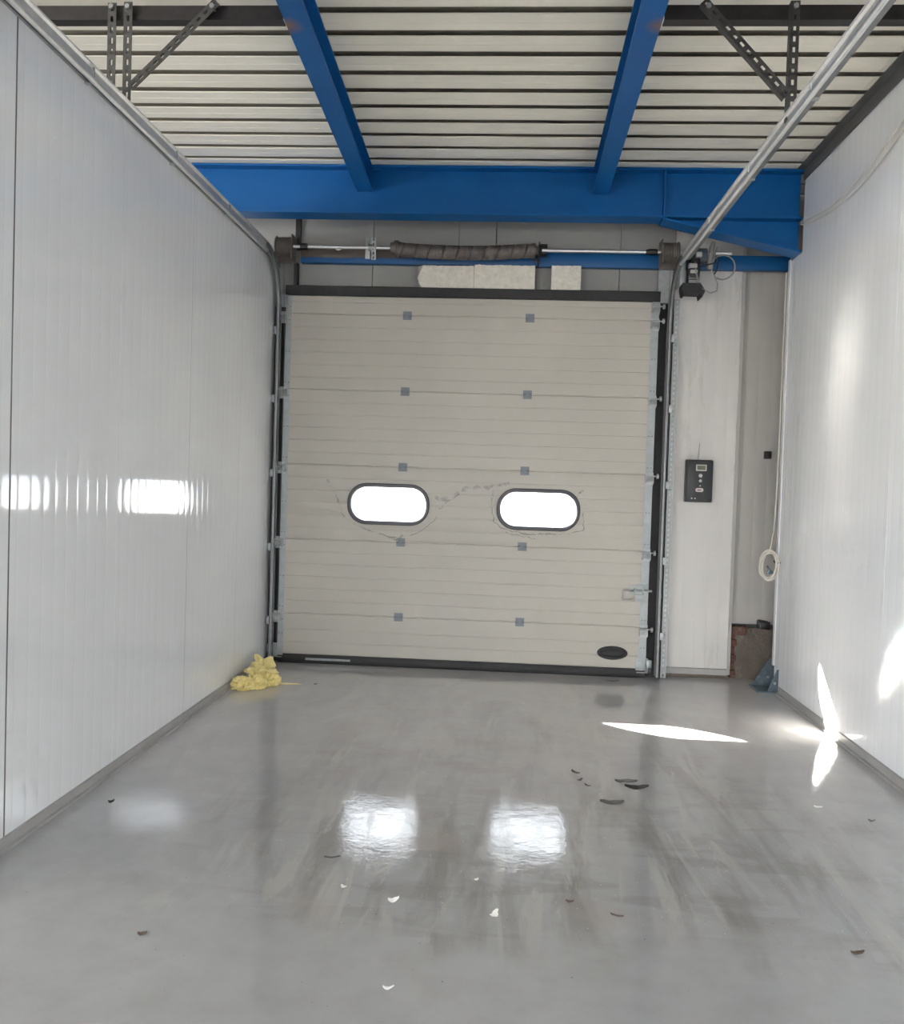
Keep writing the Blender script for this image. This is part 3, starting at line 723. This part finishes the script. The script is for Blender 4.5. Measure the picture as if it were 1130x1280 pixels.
obj('shaft_collar', MB().lathe([(-.06, .016), (-.03, .024), (.02, .024), (.03, .02)], 'X', (1.06, SY, SZ), 14), 'black_steel', sh)
obj('grease_drop', MB().lathe([(-.025, .003), (-.01, .011), (.0, .013), (.012, .009), (.022, .003)], 'X', (-1.42, SY-.003, SZ-.016), 10), 'lightgrey', sh)
bp = ladder(MB(), -1.155, -1.118, SY-.02, SY-.016, SZ-.10, SZ+.075, .035, .02, .35)
bp.box(-1.205, -1.168, SY-.004, SY, SZ-.09, SZ+.075, .001).box(-1.165, -1.158, SY-.02, 7.342, SZ-.03, SZ+.06)
bp.lathe([(-.02, .028), (.02, .028)], 'X', (-1.16, SY, SZ), 16)
obj('bearing_plate', bp, 'galv_dull', sh)
b2 = MB().box(.166, .176, SY-.06, 7.342, SZ-.105, SZ+.05).box(.178, .235, SY+.02, 7.342, SZ-.02, SZ+.055, .002).lathe([(-.014, .03), (.012, .028)], 'X', (.18, SY, SZ), 16)
b2.box(.12, .165, SY-.058, SY-.052, SZ-.10, SZ-.085)
obj('bearing_plate', b2, 'black_steel', sh)
for sg, x0 in ((-1, -1.868), (1, 1.207)):
    obj('lift_cable', MB().tube([(x0+sg*-.02, SY-.066, SZ-.02), (x0-sg*.015, 7.255, 2.6), (x0-sg*.012, 7.262, 1.2), (x0-sg*.01, 7.265, .1)], .002, 5), 'darkgrey', sh)

# ------------------------------------------------------------------ foam offcuts on the lintel
def foam(x0, x1, z1, sl, seed, label):
    z0 = 3.0755; y0, y1 = 7.292, 7.338
    nx = max(8, int((x1-x0)/.014)); nz = 12; rings = []
    for i in range(nx+1):
        u = i/nx; ring = []
        def pt(y, v):
            zt = z0+(z1-z0)*v
            xa = x0+(sl*abs(v-.42)*1.6 if sl else 0); x = xa+(x1-xa)*u
            nn = noise.noise(Vector((x*45, zt*60, seed)))+.5*noise.noise(Vector((x*110, zt*120, seed)))
            return x+.002*nn, y-(.007*nn if y < 7.31 else 0)-.004, zt+(.003*nn if v > .95 else 0)
        for v in range(nz+1): ring.append(pt(y0, v/nz))
        for v in range(nz, -1, -1): ring.append((x0+(x1-x0)*u, y1, z0+(z1-z0)*v/nz*.99))
        rings.append(ring)
    return tag(obj('foam_block', MB().loft(rings), 'foam', angle=50), label, 'foam block', 'foam offcuts on the lintel')
foam(-.795, -.342, 3.252, .05, 1, 'long cream foam block with a broken slanted left end, on the black lintel')
foam(-.337, .147, 3.262, 0, 6, 'middle cream rough foam block under the right end of the spring')
foam(.278, .510, 3.266, 0, 11, 'short square cream foam block, alone at the right on the lintel')

# ------------------------------------------------------------------ door operator with cable loops
op = tag(empty('door_operator', (1.37, 7.17, 3.0)), 'small electric door motor hanging on the shaft right of the track', 'motor')
obj('mount_plate', MB().box(1.262, 1.302, 7.15, 7.158, 3.085, 3.30, .002).box(1.262, 1.268, 7.158, 7.415, 3.10, 3.26), 'galv_cap', op)
obj('gear_housing', MB().box(1.315, 1.405, 7.10, 7.20, 3.09, 3.30, .012).box(1.325, 1.395, 7.085, 7.10, 3.12, 3.27, .006), 'black_steel', op)
obj('cooling_fins', MB().box(1.318, 1.402, 7.092, 7.098, 3.15, 3.155).box(1.318, 1.402, 7.08, 7.10, 3.135, 3.141).box(1.318, 1.402, 7.08, 7.10, 3.118, 3.124).box(1.318, 1.402, 7.08, 7.10, 3.105, 3.111), 'galv_dull', op)
for x, z, w, h in ((1.318, 3.32, .045, .032), (1.388, 3.318, .04, .035), (1.345, 3.232, .06, .034), (1.352, 3.188, .052, .024)):
    obj('terminal', MB().box(x-w/2, x+w/2, 7.068, 7.13, z-h/2, z+h/2, .003), 'lightgrey', op)
obj('motor', MB().prism([(1.268, 3.095), (1.40, 3.095), (1.432, 3.05), (1.437, 3.03), (1.418, 2.99), (1.408, 2.985), (1.402, 3.018), (1.298, 3.020), (1.288, 3.004), (1.275, 3.006), (1.264, 3.06)], 'Y', 7.05, 7.19), 'rubber', op)
obj('shaft_coupling', MB().lathe([(-.05, .02), (-.045, .06), (.045, .06), (.05, .02)], 'X', (1.42, 7.20, 3.335), 20), 'gusset', op)
obj('limit_switch', MB().tube([(1.497, 7.10, 3.42), (1.487, 7.10, 3.38), (1.478, 7.10, 3.30), (1.472, 7.10, 3.225), (1.472, 7.10, 3.21)], [.014, .02, .023, .023, .013], 12), 'grey_cable', op)
def circ(cx, cz, rx, rz, y, a0, a1, n=28, ph=0):
    return [(cx+rx*math.cos(math.radians(a0+(a1-a0)*i/n)), y+.01*math.sin(i*.3+ph), cz+rz*math.sin(math.radians(a0+(a1-a0)*i/n))) for i in range(n+1)]
obj('cable_loop', MB().tube(circ(1.57, 3.225, .088, .092, 7.08, 170, -120), .006, 8), 'grey_cable', op)
obj('cable_loop', MB().tube([(1.36, 7.08, 3.26), (1.365, 7.07, 3.19), (1.38, 7.06, 3.12), (1.42, 7.055, 3.05), (1.48, 7.055, 3.02), (1.525, 7.06, 3.04), (1.53, 7.06, 3.09), (1.51, 7.065, 3.14), (1.485, 7.07, 3.20), (1.50, 7.07, 3.30), (1.52, 7.09, 3.38)], .006, 8), 'grey_cable', op)
obj('cable_loop', MB().tube([(1.39, 7.07, 3.22), (1.45, 7.06, 3.235), (1.50, 7.06, 3.25), (1.53, 7.07, 3.30), (1.525, 7.08, 3.20), (1.50, 7.07, 3.16)], .0055, 8), 'rubber', op)

# ------------------------------------------------------------------ control box on the right-hand panel
cb = tag(empty('control_box', (1.505, WY, 1.42)), 'anthracite door control box with small display and buttons on the white panel', 'control box')
bx0, bx1, bz0, bz1 = 1.405, 1.618, 1.422, 1.762
obj('back_case', MB().box(bx0, bx1, WY-.062, WY-.002, bz0, bz1, .008), 'ctrl', cb)
yf = WY-.095
cov = obj('front_cover', MB().box(bx0+.004, bx1-.004, yf, WY-.0625, bz0+.004, bz1-.004, .010), 'ctrl', cb)
for x in (bx0+.02, bx1-.02):
    for z in (bz0+.022, bz1-.022): obj('cover_screw', MB().lathe([(0, .008), (-.002, .007)], 'Y', (x, yf, z), 10), 'rubber', cov)
cxm = 1.518
fr = obj('display_bezel', MB().box(cxm-.042, cxm+.042, yf-.004, yf, 1.672, 1.722, .0015), 'lightgrey', cb)
obj('display', MB().box(cxm-.032, cxm+.032, yf-.0052, yf-.0042, 1.680, 1.714), 'lcd', fr)
for z, r in ((1.634, .0145), (1.593, .0115), (1.553, .005)):
    obj('push_button', MB().lathe([(0, r), (-.005, r), (-.0065, r*.7)], 'Y', (cxm-.004, yf, z), 16), 'lightgrey', cb)
lb = obj('oval_label', MB().prism(rrect(cxm-.008, 1.520, .031, .0155, .0153), 'Y', yf-.002, yf), 'pink', cb)
obj('label_print', MB().box(cxm-.025, cxm+.008, yf-.0026, yf-.0021, 1.5155, 1.5235), 'darkgrey', lb)
for x in (1.452, 1.478): obj('indicator', MB().lathe([(0, .006), (-.002, .0055)], 'Y', (x, yf, 1.452), 12), 'white_scrap', cb)
obj('fine_print', MB().box(1.53, 1.578, yf-.001, yf, 1.4385, 1.4415), 'grey_scrap', cb)
tag(obj('thin_cable', MB().tube([(1.30, WY-.006, 1.715), (1.35, WY-.006, 1.705), (1.385, WY-.006, 1.692), (1.41, WY-.02, 1.69)], .003, 6), 'white_cable'), 'thin pale lead entering the control box from the track side', 'cable')
tag(obj('thin_cable', MB().tube([(1.517, WY-.006, 1.90), (1.513, WY-.005, 1.84), (1.508, WY-.006, 1.762)], .002, 6), 'grey_cable'), 'thin grey lead above the control box', 'cable')

# ------------------------------------------------------------------ masonry stub and steel foot in the corner
ms = tag(empty('masonry_stub', (2.05, 7.47, 0)), 'low broken brick plinth in the corner under the recessed panel', 'masonry')
pl = MB(); nx, nz = 16, 14; rings = []
for i in range(nx+1):
    x = 1.868+(2.44-1.868)*i/nx; r = []
    for k in range(nz+1):
        z = .41*k/nz; nn = noise.noise(Vector((x*9, z*9, 2)))+.5*noise.noise(Vector((x*30, z*30, 5)))
        r.append((x+(.012*nn if i == 0 else 0), 7.452+.007*nn, z+(.012*nn if k == nz else 0)))
    r += [(x, 7.508, .40), (x, 7.508, 0)]
    rings.append(r)
obj('plaster_face', pl.loft(rings), 'stub', ms, angle=60)
for k, (z, h, w) in enumerate(((.0, .062, .045), (.066, .06, .036), (.13, .062, .047), (.196, .06, .038), (.260, .058, .046), (.322, .055, .040))):
    mb = MB().box(1.836, 1.836+w, 7.448+.004*(k % 2), 7.508, z+.003, z+h, .005)
    for v in mb.v: v += Vector((.004*noise.noise(v*40), .004*noise.noise(v*37+Vector((5, 0, 0))), .003*noise.noise(v*45)))
    obj('brick', mb, 'brick', ms)
mb = MB().box(1.84, 1.955, 7.430, 7.508, .362, .425, .012)
for v in mb.v: v += Vector((.010*noise.noise(v*22), .008*noise.noise(v*27+Vector((5, 0, 0))), .010*noise.noise(v*25)-.03*max(0, v.x-1.92)))
obj('brick', mb, 'brick', ms)
mb = MB().box(2.05, 2.14, 7.42, 7.508, .405, .475, .012)
for v in mb.v: v += Vector((.012*noise.noise(v*22), .008*noise.noise(v*27), .016*noise.noise(v*25)))
obj('mortar_lump', mb, 'black_scrap', ms)
ft = tag(empty('column_foot', (2.06, 7.05, 0)), 'blue grey steel column foot with two triangular gussets at the wall end', 'bracket')
obj('gusset', MB().prism([(1.935, .013), (2.10, .013), (2.10, .225), (2.065, .225)], 'Y', 7.165, 7.175), 'gusset', ft)
obj('gusset', MB().prism([(2.0, .013), (2.20, .013), (2.20, .178), (2.068, .178)], 'Y', 6.955, 6.965), 'gusset', ft)
obj('base_plate', MB().box(1.925, 2.25, 6.94, 7.20, 0, .012), 'gusset', ft)
obj('column', MB().box(2.085, 2.20, 6.985, 7.06, .0125, .185), 'gusset', ft)
obj('rivet', MB().lathe([(0, .012), (-.006, .009)], 'Y', (2.06, 7.165, .08), 10), 'galv_dull', ft)
obj('rivet', MB().lathe([(0, .012), (-.006, .009)], 'Y', (2.052, 6.955, .075), 10), 'galv_dull', ft)
tag(obj('wall_clip', MB().box(2.05, 2.10, 7.455, 7.509, 1.79, 1.85, .004).box(2.06, 2.085, 7.44, 7.455, 1.80, 1.835, .003), 'rubber'), 'small black clip in the corner behind the right wall end', 'clip')

# ------------------------------------------------------------------ cables on the right wall
def smooth(pts, n=8):
    P = [Vector(p) for p in pts]; out = []
    for i in range(len(P)-1):
        a, b, c, d = P[max(i-1, 0)], P[i], P[i+1], P[min(i+2, len(P)-1)]
        for k in range(n):
            t = k/n; out.append(.5*((2*b)+(c-a)*t+(2*a-5*b+4*c-d)*t*t+(3*b-a-3*c+d)*t**3))
    out.append(P[-1]); return out
tag(obj('wall_cable', MB().tube(smooth([(2.055, 6.80, 3.475), (2.050, 6.64, 3.435), (2.048, 6.28, 3.388), (2.048, 5.86, 3.372), (2.048, 5.49, 3.402), (2.050, 5.07, 3.49), (2.055, 4.3, 3.68)]), .0055, 8), 'white_cable'), 'lower of two white cables sagging across the top of the right wall', 'cable')
tag(obj('wall_cable', MB().tube(smooth([(2.056, 6.80, 3.49), (2.054, 6.7, 3.478), (2.052, 6.14, 3.412), (2.052, 5.61, 3.445), (2.054, 5.07, 3.548), (2.056, 4.3, 3.74)]), .0045, 8), 'white_cable'), 'upper of two white cables sagging across the top of the right wall', 'cable')
hc = tag(empty('hanging_cable', (2.0, 7.03, .84)), 'white cable hanging at the end of the right wall with its tail coiled', 'cable')
obj('lead', MB().tube(smooth([(2.058, 7.115, 3.20), (2.056, 7.113, 2.4), (2.054, 7.11, 1.95), (2.040, 7.07, 1.60), (2.022, 7.03, 1.30), (1.99, 7.0, 1.10), (1.965, 7.0, 1.06)]), .0055, 8), 'white_cable', hc)
ck = []
for i in range(200):
    a = 2*PI*i/40; k = i/200
    ck.append((1.985+(.058+.012*math.sin(i*.13))*math.cos(a)*(1-.1*k)+.012*(math.sin(a)), 7.0+.02*math.cos(a*.37)-.018*math.cos(a), .965+(.105+.012*math.sin(i*.09))*math.sin(a)-.01*math.cos(a)))
obj('coil', MB().tube(ck, .0055, 6), 'white_cable', hc)
obj('plug', MB().box(1.975, 2.015, 6.985, 7.015, .90, .925, .004).tube([(1.972, 7.0, .96), (1.985, 7.0, .935), (2.0, 7.0, .92)], .007, 8), 'gusset', hc)
obj('cable_hook', MB().tube([(2.069, 7.0, .985), (2.03, 7.0, .985), (2.02, 7.0, 1.0)], .006, 8), 'rubber', hc)

# ------------------------------------------------------------------ yellow rag in the left corner
def crumple(c, rad, seed, sub=5, amp=.5):
    """a wad of cloth: sharp folded ridges over a lumpy heap"""
    bm = bmesh.new(); bmesh.ops.create_icosphere(bm, subdivisions=sub, radius=1)
    vs = []
    for v in bm.verts:
        d = v.co.normalized(); w = d+.35*Vector((noise.noise(d*1.5+Vector((seed, 0, 0))), noise.noise(d*1.5+Vector((0, seed, 0))), noise.noise(d*1.5+Vector((0, 0, seed)))))
        r1 = 1-abs(noise.noise(w*1.6+Vector((seed, 0, 0))))*2.6; r2 = 1-abs(noise.noise(w*3.0+Vector((0, seed, 0))))*2.8; r3 = 1-abs(noise.noise(w*6.0+Vector((0, 3, seed))))*2.8
        k = .80+amp*(.50*r1+.30*r2+.07*r3)
        p = Vector((c[0]+d.x*k*rad[0], c[1]+d.y*k*rad[1], c[2]+d.z*k*rad[2]))
        if p.z < .002: p.z = .002+.0005*abs(d.x)
        if p.x < XL+.026: p.x = XL+.026
        vs.append(p)
    bm.verts.index_update(); fs = [[v.index for v in f.verts] for f in bm.faces]; bm.free()
    return vs, fs
rg = tag(empty('yellow_rag', (-1.80, 6.5, 0)), 'crumpled yellow rag on the floor in the left corner by the door', 'rag')
fold = MB()
for c, rad, sd_ in (((-1.775, 6.52, .045), (.10, .10, .062), 3.1), ((-1.70, 6.47, .03), (.065, .07, .04), 7.7), ((-1.80, 6.62, .06), (.07, .06, .065), 1.3)): fold.add(*crumple(c, rad, sd_, amp=.85))
obj('rag_heap', fold, 'yellow', rg, angle=80)
fold = MB().add(*crumple((-1.845, 6.30, .03), (.075, .06, .045), 5.2, amp=.95)).add(*crumple((-1.76, 6.34, .032), (.055, .055, .045), 9.4, amp=.95))
obj('rag_end', fold, 'yellow', rg, angle=80)
# upright flap leaning on the wall
fl = MB(); vs = []; fs = []
for i in range(15):
    for j in range(15):
        u, v = i/14, j/14
        vs.append((-1.885+.15*u+.01*math.sin(5*v), 6.74-.02*u+.016*math.sin(7*u+2*v)-.06*v*(1-v), .06+.10*v-.018*u*v+.012*math.sin(9*u)))
for i in range(14):
    for j in range(14): fs.append((i*15+j, (i+1)*15+j, (i+1)*15+j+1, i*15+j+1))
n = len(vs); back = [(x+.004, y+.006, z) for x, y, z in vs]
fs2 = [[q+n for q in f][::-1] for f in fs]
edge = [i for i in range(15)]+[i*15+14 for i in range(1, 15)]+[14*15+j for j in range(13, -1, -1)]+[i*15 for i in range(13, 0, -1)]
fs3 = [(edge[k], edge[(k+1) % len(edge)], edge[(k+1) % len(edge)]+n, edge[k]+n) for k in range(len(edge))]
obj('rag_flap', fl.add(vs+back, fs+fs2+fs3), 'yellow', rg, angle=80)
tag(obj('film_strip', MB().prism([(-1.67, 6.49), (-1.60, 6.50), (-1.52, 6.515), (-1.47, 6.525), (-1.52, 6.54), (-1.60, 6.545), (-1.67, 6.53)], 'Z', .0005, .003), 'yellow'), 'thin pale yellow strip lying on the floor right of the rag', 'scrap')

# ------------------------------------------------------------------ litter on the floor
def scrap(x, y, ln, wd, rot, lift, seed, m, label, cat='scrap', group=None):
    """curled sliver, a few millimetres thick, resting on the floor"""
    n = 12; top = []; 
    for i in range(n+1):
        t = i/n; w = wd*math.sin(PI*min(1, max(.04, t*.94+.03)))**.6*(.8+.4*noise.noise(Vector((t*4, seed, 0))))
        off = .25*wd*noise.noise(Vector((t*3, seed, 9)))
        z = lift*(abs(t-.4)/.6)**1.5
        top.append([(ln*(t-.5), off-w/2, z+.0006), (ln*(t-.5), off, z+.15*lift+.0006), (ln*(t-.5), off+w/2, z+.4*lift*abs(math.sin(seed))+.0006),
                    (ln*(t-.5), off+w/2, z+.4*lift*abs(math.sin(seed))+.0026), (ln*(t-.5), off, z+.15*lift+.0026), (ln*(t-.5), off-w/2, z+.0026)])
    mb = MB().loft(top); rm = Matrix.Rotation(rot, 4, 'Z')
    mb.v = [rm @ v+Vector((x, y, 0)) for v in mb.v]
    return tag(obj('floor_scrap', mb, m, angle=60), label, cat, group)
scrap(.650, 4.675, .115, .05, .0, .006, 1, 'grey_scrap', 'dark grey sliver on the floor, upper one of the pair right of the middle')
scrap(.690, 4.575, .120, .055, -.08, .014, 2, 'black_scrap', 'black curled sliver on the floor, lower one of the pair right of the middle')
scrap(.540, 4.335, .115, .05, -.06, .012, 4, 'grey_scrap', 'dark grey curled scrap left of the pair of black slivers')
scrap(.398, 4.77, .07, .02, -1.0, .008, 5, 'black_scrap', 'small black stick scrap, farthest of the litter near the middle')
scrap(.412, 4.655, .035, .02, .6, .006, 6, 'black_scrap', 'tiny black crumb just in front of the black stick scrap')
scrap(.445, 4.57, .045, .012, -.9, .006, 7, 'black_scrap', 'tiny black splinter in front of the black crumb')
scrap(-.365, 3.185, .040, .026, .2, .012, 8, 'white_scrap', 'white curled paint chip on the floor left of the middle')
scrap(-.003, 3.125, .045, .028, 1.0, .012, 9, 'white_scrap', 'white curled paint chip on the floor at the middle, nearest the viewer')
scrap(-.560, 3.27, .030, .018, -.7, .008, 10, 'white_scrap', 'small white chip on the floor, leftmost of the three white chips')
scrap(-.075, 3.40, .016, .014, .3, .004, 11, 'white_scrap', 'tiny white crumb behind the middle white chips')
scrap(1.193, 3.015, .045, .02, .1, .008, 12, 'brown_scrap', 'dark brown splinter on the floor at the lower right')
scrap(1.728, 4.275, .03, .018, -.5, .008, 13, 'grey_scrap', 'small dark crumb on the floor near the right wall')
scrap(-1.765, 3.99, .028, .02, .4, .010, 14, 'black_scrap', 'black crumb on the floor beside the left wall')
scrap(-1.146, 2.845, .03, .022, .2, .008, 15, 'brown_scrap', 'small brown flake on the floor at the lower left')
scrap(-.655, 3.53, .065, .012, .15, .005, 16, 'grey_scrap', 'thin dark splinter on the floor below the left window reflection')
scrap(.268, 3.26, .030, .012, -.3, .007, 17, 'brown_scrap', 'tiny brown splinter right of the white chips')
scrap(.428, 3.175, .05, .01, -.5, .005, 18, 'brown_scrap', 'thin brown splinter on the floor in front of the tiny splinter')
scrap(-.308, 2.625, .034, .016, -.1, .010, 19, 'white_scrap', 'pale curled chip alone on the floor nearest the camera')
scrap(1.535, 4.425, .04, .016, -.4, .006, 20, 'white_scrap', 'pale flake on the floor right of the black slivers')
scrap(-1.375, 6.55, .028, .018, .3, .006, 21, 'brown_scrap', 'small red brown crumb right of the yellow rag')
scrap(.86, 7.13, .10, .035, .05, .006, 22, 'brown_scrap', 'dark brown dirt flake on the floor under the oval grip')

# every top-level thing without category still needs one
for o in S.objects:
    if o.parent is None and o.type in {'MESH', 'EMPTY'} and 'category' not in o: o['category'] = 'part of the room'
